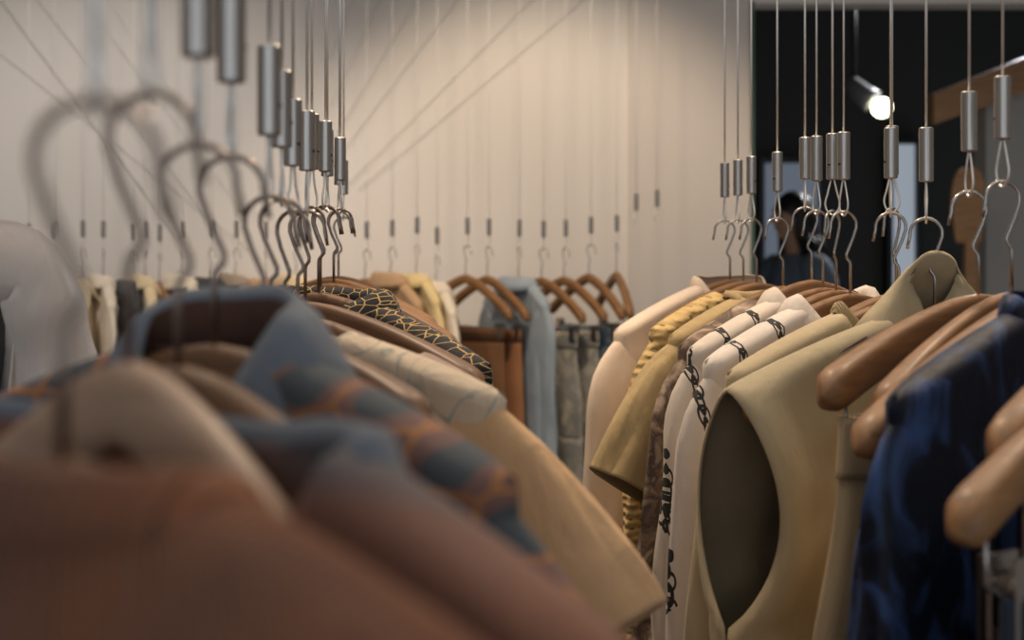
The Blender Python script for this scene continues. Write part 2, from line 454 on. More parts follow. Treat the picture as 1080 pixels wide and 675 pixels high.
def trousers(label, loc, rz, w, mat, L=.9, seed=0, group=None, band_mat=None, y=-.014, **kw):
    t = empty('trousers', loc, rz, label, 'trousers', group)
    bm = legs_bm(w, L, seed=seed, **kw); bmesh.ops.translate(bm, verts=bm.verts, vec=(0, y, -.038))
    o = mesh_obj('trouser_legs', bm, mat, t); solid(o, .0018)
    bm = bmesh.new(); n = 40
    rows = [[((w+.003)*math.cos(2*PI*k/n), y+(.012+e)*math.sin(2*PI*k/n)*(1-.3*abs(math.cos(2*PI*k/n))), z) for k in range(n)]
            for z, e in ((-.045, .001), (-.04, .003), (-.006, .0025), (0, .000))]
    grid(bm, rows, True); o = mesh_obj('waistband', bm, band_mat or mat, t); solid(o, .002)
    for x in (-w*.55, w*.55):
        bm = bmesh.new(); box(bm, x-.004, x+.004, y+.012, y+.018, -.046, -.002); mesh_obj('belt_loop', bm, band_mat or mat, t)
    return t

def skirt(label, loc, rz, w, mat, L=.5, seed=0, group=None, flare=.35, y=-.014):
    t = empty('skirt', loc, rz, label, 'skirt', group)
    bm = bmesh.new(); n = 64; m = 36; rows = []
    for j in range(m+1):
        q = j/m; z = -.03-(L-.03)*q; row = []
        for k in range(n):
            a = 2*PI*k/n; ww = (w+.002)*(1+flare*q); tt = .014+.03*q
            f = 1+.35*sm(q*2)*nz(math.cos(a)*4+seed, math.sin(a)*4, z+seed)
            row.append((ww*math.cos(a), y+tt*math.sin(a)*f, z+.006*nz(a*2, seed, 0)*q))
        rows.append(row)
    grid(bm, rows, True); o = mesh_obj('panel', bm, mat, t); solid(o, .0018)
    bm = bmesh.new()
    rows = [[((w+.004)*math.cos(2*PI*k/n), y+.017*math.sin(2*PI*k/n), z) for k in range(n)] for z in (-.034, -.002, 0)]
    grid(bm, rows, True); o = mesh_obj('waistband', bm, mat, t); solid(o, .002)
    return t

def hang(N, rz, w, drop, what, where, mat='wood', hook_turn=0, clips=False, group_c=None, group_h=None, lean=0, top=None, bow=.02, flip=1, hl=None, cl=None, **kw):
    """hanger plus the cable that carries it; `what` names what hangs there"""
    if what == 'nothing' and cl is None: cl = 'steel cable carrying the '+hl
    if what != 'nothing' and not clips: w = w-.014
    h = hanger(N, rz, w, drop, hl or f'wooden hanger holding {what} {where}', group_h, mat, hook_turn=hook_turn, clips=clips, bow=bow, flip=flip, **kw)
    tn = rz+hook_turn+PI/2; hx = HOOK_OFF*flip; ux, uy = math.cos(rz+hook_turn)*hx, math.sin(rz+hook_turn)*hx
    c = cable(N.x+ux, N.y+uy, N.z+HOOK_H-.0028, cl or f'steel cable and ferrule carrying {what} {where}', group_c, twist=tn, lean=lean, top=top, wr=.0013 if N.y < 3 else .0008)
    return h, c

# ================================================================ the room
WALLY = 4.65
def struct(o): o['kind'] = 'structure'; return o

def plaster(name, c, bump=.15):
    m, nt, b = new_mat(name); v = mapping(nt)
    n = nd(nt, 'ShaderNodeTexNoise', ins={'Scale': 60, 'Detail': 5}); nt.links.new(v, n.inputs['Vector'])
    bp = nd(nt, 'ShaderNodeBump', ins={'Strength': bump, 'Distance': .002}); nt.links.new(n.outputs[0], bp.inputs['Height']); nt.links.new(bp.outputs[0], b.inputs['Normal'])
    n2 = nd(nt, 'ShaderNodeTexNoise', ins={'Scale': 1.3, 'Detail': 2}); nt.links.new(v, n2.inputs['Vector'])
    nt.links.new(mixer(nt, n2.outputs[0], c, tuple(x*.95 for x in c[:3])+(1,)), b.inputs['Base Color'])
    b.inputs['Roughness'].default_value = .85; return m
M['wall'] = plaster('wall_paint', (.72, .69, .66, 1))
M['panel'] = plaster('panel_paint', (.66, .62, .59, 1))
M['ceiling'] = plaster('ceiling_paint', (.6, .59, .57, 1))
M['floor'] = plaster('concrete_floor', (.22, .2, .18, 1), .3)
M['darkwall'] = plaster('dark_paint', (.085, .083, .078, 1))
M['greywall'] = plaster('grey_paint', (.5, .49, .45, 1))
M['edge'] = simple('green_glass_edge', (.05, .10, .07, 1), .2)
M['oak'] = wood('oak_board', rgb(196, 152, 108), rgb(170, 124, 84), .5)
M['black'] = simple('black_paint', (.006, .006, .007, 1), .4)
M['greypaint'] = simple('white_fixture', (.3, .3, .3, 1), .4)

def wallbox(name, x0, x1, y0, y1, z0, z1, mat):
    bm = bmesh.new(); box(bm, x0, x1, y0, y1, z0, z1); return struct(mesh_obj(name, bm, mat, smooth=False))
DX0, DX1, DZ = .787, 2.25, CAMH+.775
XL, XR, YB, YF = -2.9, 2.9, -2.2, 9.2
# back wall with its doorway as one mesh
bm = bmesh.new()
box(bm, XL, DX0, WALLY, WALLY+.12, 0, CEIL); box(bm, DX1, XR, WALLY, WALLY+.12, 0, CEIL); box(bm, DX0, DX1, WALLY, WALLY+.12, DZ, CEIL)
struct(mesh_obj('wall_back', bm, 'wall', smooth=False))
wallbox('wall_left', XL-.12, XL, YB, WALLY+.12, 0, CEIL, 'wall')
wallbox('wall_right', XR, XR+.12, YB, WALLY+.12, 0, CEIL, 'wall')
bm = bmesh.new()   # shopfront behind the photographer: wall with a wide window opening
box(bm, XL, -2.2, YB-.12, YB, 0, CEIL); box(bm, 2.2, XR, YB-.12, YB, 0, CEIL); box(bm, -2.2, 2.2, YB-.12, YB, 0, .3); box(bm, -2.2, 2.2, YB-.12, YB, 2.5, CEIL)
struct(mesh_obj('wall_front', bm, 'wall', smooth=False))
wallbox('floor', XL-.12, XR+.12, YB-.12, YF+.12, -.1, 0, 'floor')
wallbox('ceiling', XL-.12, XR+.12, YB-.12, WALLY+.12, CEIL, CEIL+.1, 'ceiling')
wallbox('trim_1', P(663, 0, WALLY).x, DX0-.002, WALLY-.022, WALLY-.0005, .1, CEIL-.002, 'panel')
wallbox('trim_2', DX0-.012, DX0, WALLY-.036, WALLY-.0225, .0, DZ, 'edge')
wallbox('baseboard_back', XL, DX0-.014, WALLY-.016, WALLY-.0005, 0, .09, 'panel')
# the dark room beyond
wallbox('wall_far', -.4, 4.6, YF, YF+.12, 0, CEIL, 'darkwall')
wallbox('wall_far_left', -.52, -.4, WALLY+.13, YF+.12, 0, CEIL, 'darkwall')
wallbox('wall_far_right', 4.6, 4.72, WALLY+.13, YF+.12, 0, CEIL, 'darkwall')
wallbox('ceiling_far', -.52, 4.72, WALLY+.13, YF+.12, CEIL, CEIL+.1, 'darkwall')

# back-room fittings
def post_box(name, label, cat, px0, px1, py0, py1, Z, depth, mat, zbot=None):
    a = P(px0, py0, Z); b = P(px1, py1, Z); bm = bmesh.new()
    box(bm, a.x, b.x, Z, Z+depth, (b.z if zbot is None else zbot), a.z)
    o = mesh_obj(name, bm, mat, smooth=False); o['label'] = label; o['category'] = cat
    m = o.modifiers.new('bv', 'BEVEL'); m.width = .004; return o
bm = bmesh.new(); a = P(1040, 0, 5.6)
box(bm, a.x, a.x+1.2, 5.6, 5.75, 0, P(0, 84, 5.6).z)
struct(mesh_obj('wall_partition', bm, 'greywall', smooth=False))
# sloping oak boards over the partition
bm = bmesh.new(); p0 = P(985, 104, 5.5); p1 = P(1250, 10, 5.5); hgt = .10
vs = []
for y in (5.5, 5.58):
    vs.append([bm.verts.new((p0.x, y, p0.z-hgt)), bm.verts.new((p1.x, y, p1.z-hgt)), bm.verts.new((p1.x, y, p1.z+.06)), bm.verts.new((p0.x, y, p0.z+.02))])
bm.faces.new(vs[0]); bm.faces.new(vs[1][::-1])
for i in range(4): bm.faces.new((vs[0][i], vs[1][i], vs[1][(i+1) % 4], vs[0][(i+1) % 4]))
o = mesh_obj('oak_beam', bm, 'oak', smooth=False); o['label'] = 'pale oak beam sloping above the grey partition beyond the doorway'; o['category'] = 'beam'
# wooden paddle shaped mirror stand: wide board on a narrower post
t = empty('garment_form_stand', P(1021, 400, 5.3)*1.0, 0, 'light wooden board on a narrow post in the dark back room', 'stand'); t.location.z = 0
xc = t.location.x
bm = bmesh.new(); outline = []
ptsb = [(1005, 300), (1006, 250), (1000, 236), (1000, 190), (1006, 176), (1020, 170), (1034, 176), (1040, 190), (1040, 236), (1034, 250), (1035, 300)]
vs0 = []; vs1 = []
for q in bez([(x, y, 0) for x, y in [(1008, 256), (1006, 244), (1003, 205), (1009, 182), (1021, 176), (1033, 182), (1038, 205), (1035, 244), (1033, 256)]], 4):
    p = P(q.x, q.y, 5.3); vs0.append(bm.verts.new((p.x-xc, -.012, p.z))); vs1.append(bm.verts.new((p.x-xc, .012, p.z)))
bm.faces.new(vs0); bm.faces.new(vs1[::-1])
for i in range(len(vs0)):
    j = (i+1) % len(vs0); bm.faces.new((vs0[i], vs1[i], vs1[j], vs0[j]))
mesh_obj('board', bm, 'oak', t, smooth=False)
bm = bmesh.new(); a = P(1017, 255, 5.3); b = P(1029, 255, 5.3); box(bm, a.x-xc, b.x-xc, -.018, .018, .02, a.z+.02); mesh_obj('post', bm, 'oak', t, smooth=False)
bm = bmesh.new(); box(bm, -.16, .16, -.16, .16, 0, .02); mesh_obj('base', bm, 'oak', t, smooth=False)

# daylit windows of the back room (glass that glows with the day outside)
M['dayglass'] = simple('daylit_glass', (.25, .3, .38, 1), .3, emit=(.50, .56, .64, 1), es=.42)
M['dayglass_dim'] = simple('daylit_glass_dim', (.2, .23, .3, 1), .3, emit=(.40, .48, .62, 1), es=.17)
for k, (x0, x1, y0, y1, mt) in enumerate(((941, 966, 152, 420, 'dayglass'), (806, 864, 172, 430, 'dayglass_dim'))):
    a = P(x0, y0, 9.1); b = P(x1, y1, 9.1)
    bm = bmesh.new(); fw = .035
    for (u0, u1, w0, w1) in ((a.x-fw, a.x, b.z-fw, a.z+fw), (b.x, b.x+fw, b.z-fw, a.z+fw), (a.x, b.x, a.z, a.z+fw), (a.x, b.x, b.z-fw, b.z)):
        box(bm, u0, u1, 9.08, YF-.001, w0, w1)
    wf = struct(mesh_obj(f'window_{k+1}', bm, 'black', smooth=False))
    bm = bmesh.new(); box(bm, a.x, b.x, 9.13, 9.145, b.z, a.z); mesh_obj('pane', bm, mt, wf, smooth=False)
# ceiling beams of the back room
bm = bmesh.new(); box(bm, .4, 4.5, 6.2, 6.32, CEIL-.42, CEIL-.24)
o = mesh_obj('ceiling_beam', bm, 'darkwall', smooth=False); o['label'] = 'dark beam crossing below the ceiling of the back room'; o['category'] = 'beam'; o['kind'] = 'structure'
o.name = 'trim_3'
# lit spotlight
L = P(928, 116, 7.2)
t = empty('spotlight', (L.x-.13, L.y, L.z+.12), 0, 'lit ceiling spotlight hanging in the dark back room', 'lamp')
bm = bmesh.new(); tube(bm, [(0, 0, 0), (0, 0, CEIL-L.z-.12)], .012, 8); mesh_obj('stem', bm, 'black', t)
bm = bmesh.new(); tube(bm, [(-.03, .03, .03), (.05, -.02, -.05), (.085, -.04, -.08)], [.045, .055, .062], 16); mesh_obj('lamp_head', bm, 'greypaint', t)
M['glow'] = simple('lamp_glow', (1, 1, 1, 1), .5, emit=(1, .95, .66, 1), es=8)
bm = bmesh.new(); bmesh.ops.create_uvsphere(bm, u_segments=20, v_segments=12, radius=.05); bmesh.ops.translate(bm, verts=bm.verts, vec=(.12, -.075, -.115)); mesh_obj('bulb', bm, 'glow', t)

# ================================================================ cloth materials
F_ = fabric
M['navy'] = velvet('navy_crushed_velvet', (.002, .0035, .010, 1), (.035, .075, .20, 1))
M['duster'] = F_('khaki_cotton', rgb(174, 160, 130), rgb(162, 148, 118), crease=.5)
M['duster_in'] = F_('khaki_lining', rgb(150, 138, 112), crease=.2)
M['sweat'] = F_('beige_sweatshirt', rgb(186, 170, 138), rgb(176, 158, 126), crease=.4)
M['sweat_rib'] = ribbed('beige_rib', rgb(190, 168, 126), 170)
M['chain'] = chain_print('white_chain_print', rgb(226, 214, 202), rgb(38, 40, 42), .052)
M['chain2'] = chain_print('white_chain_print_fine', rgb(222, 208, 192), rgb(44, 42, 40), .045, .03)
M['lace'] = blotch('taupe_lace_print', [rgb(176, 156, 136), rgb(126, 104, 86), rgb(84, 68, 58), rgb(150, 130, 110)], 38)
M['khaki'] = F_('ochre_khaki', rgb(180, 156, 112), rgb(166, 142, 98), crease=.6)
M['crochet'] = crochet('straw_crochet', rgb(212, 180, 120))
M['offwhite'] = F_('cream_jersey', rgb(240, 218, 194), rgb(232, 208, 184), crease=.35)
M['creamtrouser'] = F_('cream_twill', rgb(206, 184, 148), rgb(194, 172, 136), crease=.2)
M['denim_dark'] = F_('dark_denim', rgb(34, 44, 58), rgb(26, 34, 48), weave=500)
M['tagw'] = simple('tag_card', rgb(190, 180, 165), .7)
M['netting'] = voro_lines('black_gold_net_print', rgb(16, 18, 28), rgb(200, 164, 96), 125, .035, rnd=.9, stretch=(.6, .4, 1.2), warp=.008)
M['pinkrib'] = ribbed('pink_rib_knit', rgb(214, 184, 168), 130)
M['creamprint'] = voro_lines('cream_sketch_print', rgb(214, 194, 168), rgb(168, 164, 148), 16, .03, rnd=1, stretch=(1, .4, .6), warp=.5, crease=1.0)
M['tanblouse'] = F_('tan_blouse', rgb(204, 166, 124), rgb(196, 156, 112), crease=.9)
M['koi'] = voro_lines('mauve_scale_print', rgb(124, 92, 86), rgb(164, 112, 66), 34, .04, rnd=.4, stretch=(.8, .3, 1.2), inner=rgb(72, 79, 84), inner_r=.42, warp=.015)
M['mauve'] = blotch('mauve_grey_print', [rgb(74, 82, 90), rgb(128, 92, 78), rgb(136, 94, 74), rgb(128, 86, 68)], 6, 1)
M['rust'] = ribbed('rust_corduroy', rgb(158, 98, 62), 90, 'X', .8, .004, c2=rgb(88, 56, 42))
M['greyblue'] = F_('grey_blue_cotton', rgb(104, 112, 122), rgb(84, 92, 104))
M['brownk'] = F_('dark_brown_knit', rgb(84, 56, 44), rgb(66, 44, 38))
M['satin'] = F_('ivory_satin', rgb(206, 200, 196), rgb(196, 186, 180), rough=.42, crease=.6, sheen=.1)
M['charcoal'] = F_('charcoal_cloth', rgb(44, 46, 46), rgb(34, 36, 36))

# ================================================================ right rack
RR = 'on the right-hand rack'
GC = 'suspension cables of the right-hand rack'; GHn = 'hangers of the right-hand rack'
def R(Np, Ep, what, turn=None, mat='wood', clips=False, lean=0, hl=None, where='on the right-hand rack', **kw):
    N, rz, w, drop = place(Np, Ep); drop = max(.02, drop)
    if turn is None: turn = -rz-PI+random.uniform(-.5, .35)
    hang(N, rz, w, drop, what, where, mat, turn, clips, GC, GHn, lean, bow=-.010, hl=hl, flip=-1, **kw)
    return N, rz, w, drop

def clip_at(N, drop): return Vector((N.x, N.y, N.z-drop-.030-.008))
# nearest two, cut by the frame
n = R((1225, 385, .86), (990, 560, .735), 'dark jeans', clips=True, hl='wooden hanger end at the lower right edge, lower of the two nearest', thick=.012, high=.0125)
trousers('dark blue jeans hanging from clips at the lower right edge', clip_at(n[0], n[3]), n[1], n[2]*.8, 'denim_dark', y=.011, seed=3)
n0 = n
n = R((1235, 318, .95), (1034, 480, .80), 'black trousers', clips=True, hl='wooden hanger end at the right edge, just above the nearest one', thick=.012, high=.0125)
trousers('black trousers hanging from clips at the right edge behind the jeans', clip_at(n[0], n[3]), n[1], n[2]*.8, 'charcoal', y=.011, seed=5)
# care tag by the jeans
tg = P(1046, 640, .80)
t = empty('swing_tag', tg, .4, 'black and cream swing tag hanging in front of the navy velvet top', 'tag')
bm = bmesh.new(); box(bm, -.009, .009, -.002, .002, -.020, .030); mesh_obj('black_card', bm, 'black', t, smooth=False)
bm = bmesh.new(); box(bm, -.0105, .0105, -.0025, .0025, -.045, -.0202); mesh_obj('cream_card', bm, 'tagw', t, smooth=False)
bm = bmesh.new(); tube(bm, [(0, 0, .030), (.006, 0, .06), (.012, 0, .085)], .0008, 6); mesh_obj('cord', bm, 'black', t)

n = R((1142, 330, 1.02), (928, 452, .885), 'the navy velvet top')
garment('velvet_top', 'navy blue crushed velvet top with long sleeves', 'top', *n[:2], n[2]-.004, n[3], 'navy', L=.66, bow=-.010,
        sleeve=dict(L=.5, r0=.066, r1=.055, end=86, turn=.06, flat=.32, folds=.012), collar=CREW, seed=2, t_mid=.038, folds=.022, neck=.085, gapdeg=0, collar_pt=0)
n = R((1122, 312, 1.11), (890, 474, .965), 'nothing', hl='bare wooden hanger directly behind the navy velvet top', thick=.0125, high=.0125)
n = R((1067, 322, 1.15), (915, 434, 1.03), 'nothing', hl='middle bare wooden hanger between velvet top and khaki duster', high=.0125)
n = R((1032, 326, 1.21), (856, 418, 1.05), 'the cream trousers', clips=True, hl='wooden hanger with a big rounded end carrying the cream trousers', thick=.0125, high=.0145)
tr = trousers('cream twill trousers clipped below the hanger beside the navy top', clip_at(n[0], n[3]), n[1], n[2]*.9, 'creamtrouser', y=.011, seed=9, L=.95)
tr.rotation_euler.y = -.10

n = R((986, 343, 1.33), (762, 436, 1.19), 'the khaki duster')
garment('duster_coat', 'khaki sleeveless duster coat with stand collar and deep armhole', 'coat', n[0], n[1], n[2], n[3], 'duster', L=.85, bow=-.010,
        collar=TALL, seed=4, t_mid=.045, folds=.016, armhole=.195, armgap=.05, cut=.012, lining='duster_in', neck=.07, nf=.06, gapdeg=60, collar_pt=.03, freq=9, nx=80)
dust = [o for o in C.objects if o.name.startswith('duster_coat')][0]
bm = bmesh.new(); pts = []
for q in range(14):
    a = -.42-.50*q/13; ww = n[2]*abs(a); pts.append((-0+(a*-1)*n[2], .010*a*a+.0165+.0*q, hanger_z(a, n[3])+.019-.0045-.010*abs(math.sin(q*.12))))
tube(bm, pts, .0009, 6); mesh_obj('shoulder_seam', bm, 'brownk', dust)
n = R((948, 330, 1.42), (764, 416, 1.30), 'the beige sweatshirt')
garment('sweatshirt', 'plain beige sweatshirt with ribbed crew neck behind the duster', 'sweatshirt', *n[:2], n[2], n[3], 'sweat', L=.64, bow=-.010,
        sleeve=dict(L=.52, r0=.066, r1=.05, end=86, turn=.06, flat=.32), nf=.06, nb=.025, collar=CREW, collar_mat='sweat_rib', seed=6, folds=.018, neck=.085, gapdeg=0, collar_pt=0)
n = R((897, 322, 1.52), (740, 402, 1.39), 'the bold chain print shirt')
garment('printed_shirt', 'white shirt with bold black chain print, beside the beige sweatshirt', 'shirt', *n[:2], n[2], n[3], 'chain', L=.72, bow=-.010,
        sleeve=dict(L=.56, r0=.062, r1=.055, end=85, turn=.06, flat=.32), collar=LOWS, seed=8, folds=.014, neck=.075, nf=.075, nb=.03, placket=True)
n = R((868, 315, 1.62), (724, 388, 1.50), 'the fine chain print shirt')
garment('printed_shirt', 'white shirt with thin chain print and raised collar, farther of the two', 'shirt', *n[:2], n[2], n[3], 'chain2', L=.72, bow=-.010,
        sleeve=dict(L=.5, r0=.066, r1=.05, end=85, turn=.06, flat=.32), collar=LOWS, seed=10, folds=.014, neck=.07, nf=.07, nb=.03, placket=True)
n = R((856, 306, 1.72), (714, 384, 1.60), 'the taupe lace blouse')
garment('lace_blouse', 'taupe and brown mottled lace blouse beside the chain print shirts', 'blouse', *n[:2], n[2], n[3], 'lace', L=.62, bow=-.010,
        sleeve=dict(L=.46, r0=.064, r1=.07, end=84, turn=.06, flat=.32, folds=.016), seed=12, folds=.018, neck=.10)
n = R((826, 312, 1.83), (704, 372, 1.70), 'the ochre short-sleeved shirt')
garment('short_sleeved_shirt', 'ochre khaki shirt with wide short sleeves', 'shirt', *n[:2], n[2], n[3], 'khaki', L=.66, bow=-.010,
        sleeve=dict(L=.17, start=34, r0=.072, r1=.085, end=62, turn=.12, flat=.32, folds=.01), seed=14, folds=.014, neck=.085, collar=[(-.003, 0), (.01, .003), (.012, .010), (.0, .014)], gapdeg=10)
n = R((798, 308, 1.94), (684, 364, 1.80), 'the straw crochet jumper')
garment('crochet_jumper', 'straw yellow crochet jumper with open knit texture', 'jumper', *n[:2], n[2], n[3], 'crochet', L=.60, bow=-.010,
        sleeve=dict(L=.48, r0=.066, r1=.06, end=84, turn=.07, flat=.32, folds=.01), seed=16, folds=.012, neck=.085, t_mid=.04)
n = R((784, 306, 2.02), (690, 352, 1.90), 'nothing', hl='bare wooden hanger between the crochet jumper and cream sweatshirt', mat='wood')
n = R((770, 304, 2.10), (646, 364, 1.94), 'the cream sweatshirt')
garment('cream_sweatshirt', 'cream long-sleeved sweatshirt at the far end of the right-hand rack', 'sweatshirt', *n[:2], n[2], n[3], 'offwhite', L=.62, bow=-.010,
        sleeve=dict(L=.56, r0=.066, r1=.055, end=82, turn=.08, flat=.32), seed=18, folds=.010, neck=.075, collar=CREW, gapdeg=0, collar_pt=0)
# hangers without clothes on neighbouring cables
for (px, py, Z, ex, ey, EZ, lab) in ((882, 318, 1.57, 790, 372, 1.45, 'bare wooden hanger tucked between the two chain print shirts'),
                                     (945, 322, 1.47, 850, 372, 1.36, 'bare wooden hanger between the beige sweatshirt and bold chain shirt')):
    N, rz, w, dp = place((px, py, Z), (ex, ey, EZ))
    hang(N, rz, .2, .05, 'nothing', '', 'wood', 0, False, GC, GHn, bow=-.010, hl=lab, flip=-1)

# ================================================================ left rack
LC = 'suspension cables of the left-hand rack'; LH = 'hangers of the left-hand rack'
def Lf(Np, Ep, what, turn=None, mat='wood_dark', hl=None, clips=False, **kw):
    N, rz, w, drop = place(Np, Ep); drop = max(.02, drop)
    if turn is None: turn = -rz+random.uniform(-.6, .3)
    hang(N, rz, w, drop, what, 'on the left-hand rack', mat, turn, clips, LC, LH, 0, bow=.016, hl=hl, flip=-1, **kw)
    return N, rz, w, drop
LOW = [(-.003, 0), (.006, .004), (.004, .012), (-.012, .018), (-.022, .020)]
n = Lf((66, 540, .345), (590, 935, .262), 'the rust corduroy jacket')
garment('corduroy_jacket', 'rust brown corduroy jacket, blurred, nearest in the lower left corner', 'jacket', n[0], n[1], .18, n[3], 'rust', L=.66, bow=.016,
        sleeve=dict(L=.5, r0=.066, r1=.055, end=74, turn=.12, flat=.4), seed=31, collar=[(-.003, 0), (.005, .003), (.004, .010), (-.008, .014)], folds=.034, neck=.045, nf=.03, nb=.0, t_mid=.04, face=1)
n = Lf((135, 425, .46), (470, 765, .40), 'the mauve and grey shirt', mat='wood_pale', high=.0155)
garment('mauve_shirt', 'blurred mauve and grey-blue shirt just behind the rust jacket', 'shirt', n[0], n[1], .2, n[3], 'mauve', L=.66, bow=.016,
        sleeve=dict(L=.5, r0=.062, r1=.055, end=70, turn=.12, flat=.4), seed=33, collar=LOW, collar_mat='greyblue', folds=.012, neck=.085, nf=.09, t_mid=.035, face=-1, collar_pt=0)
n = Lf((226, 392, .66), (555, 552, .57), 'the scale print shirt')
garment('scale_print_shirt', 'shirt with grey ovals and orange lines on mauve', 'shirt', n[0], n[1], n[2], n[3], 'koi', L=.66, bow=.016,
        sleeve=dict(L=.45, r0=.062, r1=.055, end=78, turn=.10, flat=.4), seed=37, collar=CONE, collar_mat='brownk', folds=.010, neck=.046, t_mid=.035, lining='brownk', face=-1, nf=.07, nb=.004, collar_pt=.01, gapdeg=95, collar_lining='greyblue')
n = Lf((188, 420, .56), (500, 660, .49), 'nothing', hl='dark bare hanger between the mauve shirt and scale print shirt')
n = Lf((270, 395, .80), (500, 520, .71), 'nothing', hl='dark bare wooden hanger just behind the scale print shirt')
n = Lf((285, 370, .94), (470, 450, .84), 'nothing', hl='dark bare wooden hanger in front of the cream sketch print blouse')
n = Lf((300, 362, 1.08), (540, 445, .96), 'the cream sketch print blouse')
garment('cream_blouse', 'cream blouse with faint sketch print and tan flared sleeve', 'blouse', n[0], n[1], n[2], n[3], 'creamprint', L=.62, bow=.016,
        sleeve=dict(L=.165, start=36, r0=.060, r1=.072, end=54, turn=.12, flat=.32), seed=39, face=-1, folds=.012, neck=.062, t_mid=.032, sleeve_mat='tanblouse')
n = Lf((314, 348, 1.2), (520, 434, 1.08), 'the pink ribbed knit top')
garment('ribbed_knit_top', 'pale pink ribbed knit top behind the cream blouse', 'top', n[0], n[1], n[2], n[3], 'pinkrib', L=.55, bow=.016, face=-1, seed=41, folds=.01, neck=.14, nf=.05, nb=.03, t_mid=.028)
n = Lf((322, 334, 1.30), (524, 416, 1.17), 'nothing', hl='dark brown bare hanger in front of the black and gold shirt', high=.016)
n = Lf((336, 322, 1.43), (526, 408, 1.27), 'the black and gold shirt')
garment('net_print_shirt', 'black shirt with gold net print and pointed collar', 'shirt', n[0], n[1], n[2], n[3], 'netting', L=.6, bow=.016,
        sleeve=dict(L=.42, r0=.06, r1=.05, end=86, turn=.06, flat=.32), seed=43, face=-1, t_mid=.026, nf=.03, collar=LOWS, folds=.012, neck=.078, collar_pt=.02)
n = Lf((338, 316, 1.55), (500, 392, 1.40), 'the dark brown knit')
garment('dark_knit', 'dark brown knit top behind the black and gold shirt', 'top', n[0], n[1], n[2], n[3], 'brownk', L=.5, bow=.016, face=-1, seed=45, folds=.01, neck=.07)
n = Lf((352, 310, 1.68), (492, 372, 1.54), 'nothing', mat='wood', hl='tan bare wooden hanger behind the dark brown knit')
n = Lf((352, 304, 1.85), (470, 352, 1.72), 'nothing', mat='wood', hl="tan bare hanger, second from the left-hand rack's far end")
n = Lf((357, 300, 2.12), (440, 335, 2.0), 'nothing', mat='wood', hl="tan bare hanger, last at the left-hand rack's far end")

# ================================================================ row by the back wall
BC = 'suspension cables of the row by the back wall'; BH = 'hangers of the row by the back wall'
BZ = 4.32
M['b_tan'] = F_('tan_wool', rgb(186, 152, 116)); M['b_yel'] = F_('butter_wool', rgb(222, 200, 146)); M['b_white'] = F_('white_cotton', rgb(228, 216, 198))
M['b_rust'] = F_('brown_suede', rgb(158, 106, 68)); M['b_brown'] = F_('dark_suede', rgb(120, 82, 50)); M['b_ltden'] = F_('light_denim', rgb(158, 170, 180), rgb(138, 152, 164))
M['b_grey'] = blotch('grey_floral', [rgb(160, 156, 146), rgb(134, 132, 126), rgb(196, 186, 162)], 14, 3); M['b_greyb'] = F_('grey_blue_denim', rgb(112, 128, 144)); M['b_teal'] = F_('teal_denim', rgb(54, 70, 82))
M['b_dark'] = F_('slate_cotton', rgb(56, 58, 62)); M['b_cream'] = F_('cream_cotton', rgb(220, 200, 164)); M['b_taupe'] = F_('taupe_cotton', rgb(150, 134, 118))
back = [ # px, hanger apex y, angle(deg), kind, material, description
 (30, 296, -62, 'jacket', 'b_cream', 'cream jacket partly hidden by the person'),
 (57, 294, -60, 'jacket', 'b_taupe', 'taupe jacket partly hidden by the person'),
 (86, 293, -68, 'jacket', 'b_cream', 'cream jacket, first right of the person'),
 (109, 293, -64, 'jacket', 'b_white', 'white shirt, second right of the person'),
 (140, 296, -70, 'jacket', 'b_dark', 'slate shirt between two pale tops'),
 (153, 294, -66, 'jacket', 'b_cream', 'cream top right of the slate shirt'),
 (168, 297, -60, 'none', '', 'olive brown bare hanger'),
 (192, 294, -58, 'jacket', 'b_white', 'white top behind the near hooks'),
 (222, 293, -60, 'jacket', 'b_dark', 'charcoal top behind the near hooks'),
 (248, 293, -62, 'jacket', 'b_taupe', 'taupe top behind the near hooks'),
 (280, 294, -60, 'jacket', 'b_tan', 'tan top behind the left-hand rack'),
 (312, 294, -60, 'jacket', 'b_cream', 'cream top behind the left-hand rack'),
 (385, 294, -48, 'none', '', 'open bare hanger left of the tan wool jacket'),
 (412, 292, -58, 'jacket', 'b_tan', 'tan wool jacket'),
 (439, 289, -66, 'jacket', 'b_yel', 'butter yellow jacket'),
 (460, 300, -70, 'jacket', 'b_white', 'narrow white top right of the yellow jacket'),
 (491, 290, -46, 'skirt', 'b_brown', 'dark brown suede skirt'),
 (514, 291, -52, 'skirt', 'b_rust', 'rust brown suede skirt'),
 (547, 292, -64, 'jacket', 'b_ltden', 'pale blue denim jacket'),
 (571, 293, -52, 'trousers', 'b_grey', 'grey floral trousers'),
 (595, 292, -54, 'trousers', 'b_grey', 'grey patterned trousers'),
 (621, 289, -62, 'trousers', 'b_greyb', 'grey-blue jeans'),
 (650, 287, -80, 'trousers', 'b_teal', 'dark teal jeans'),
]
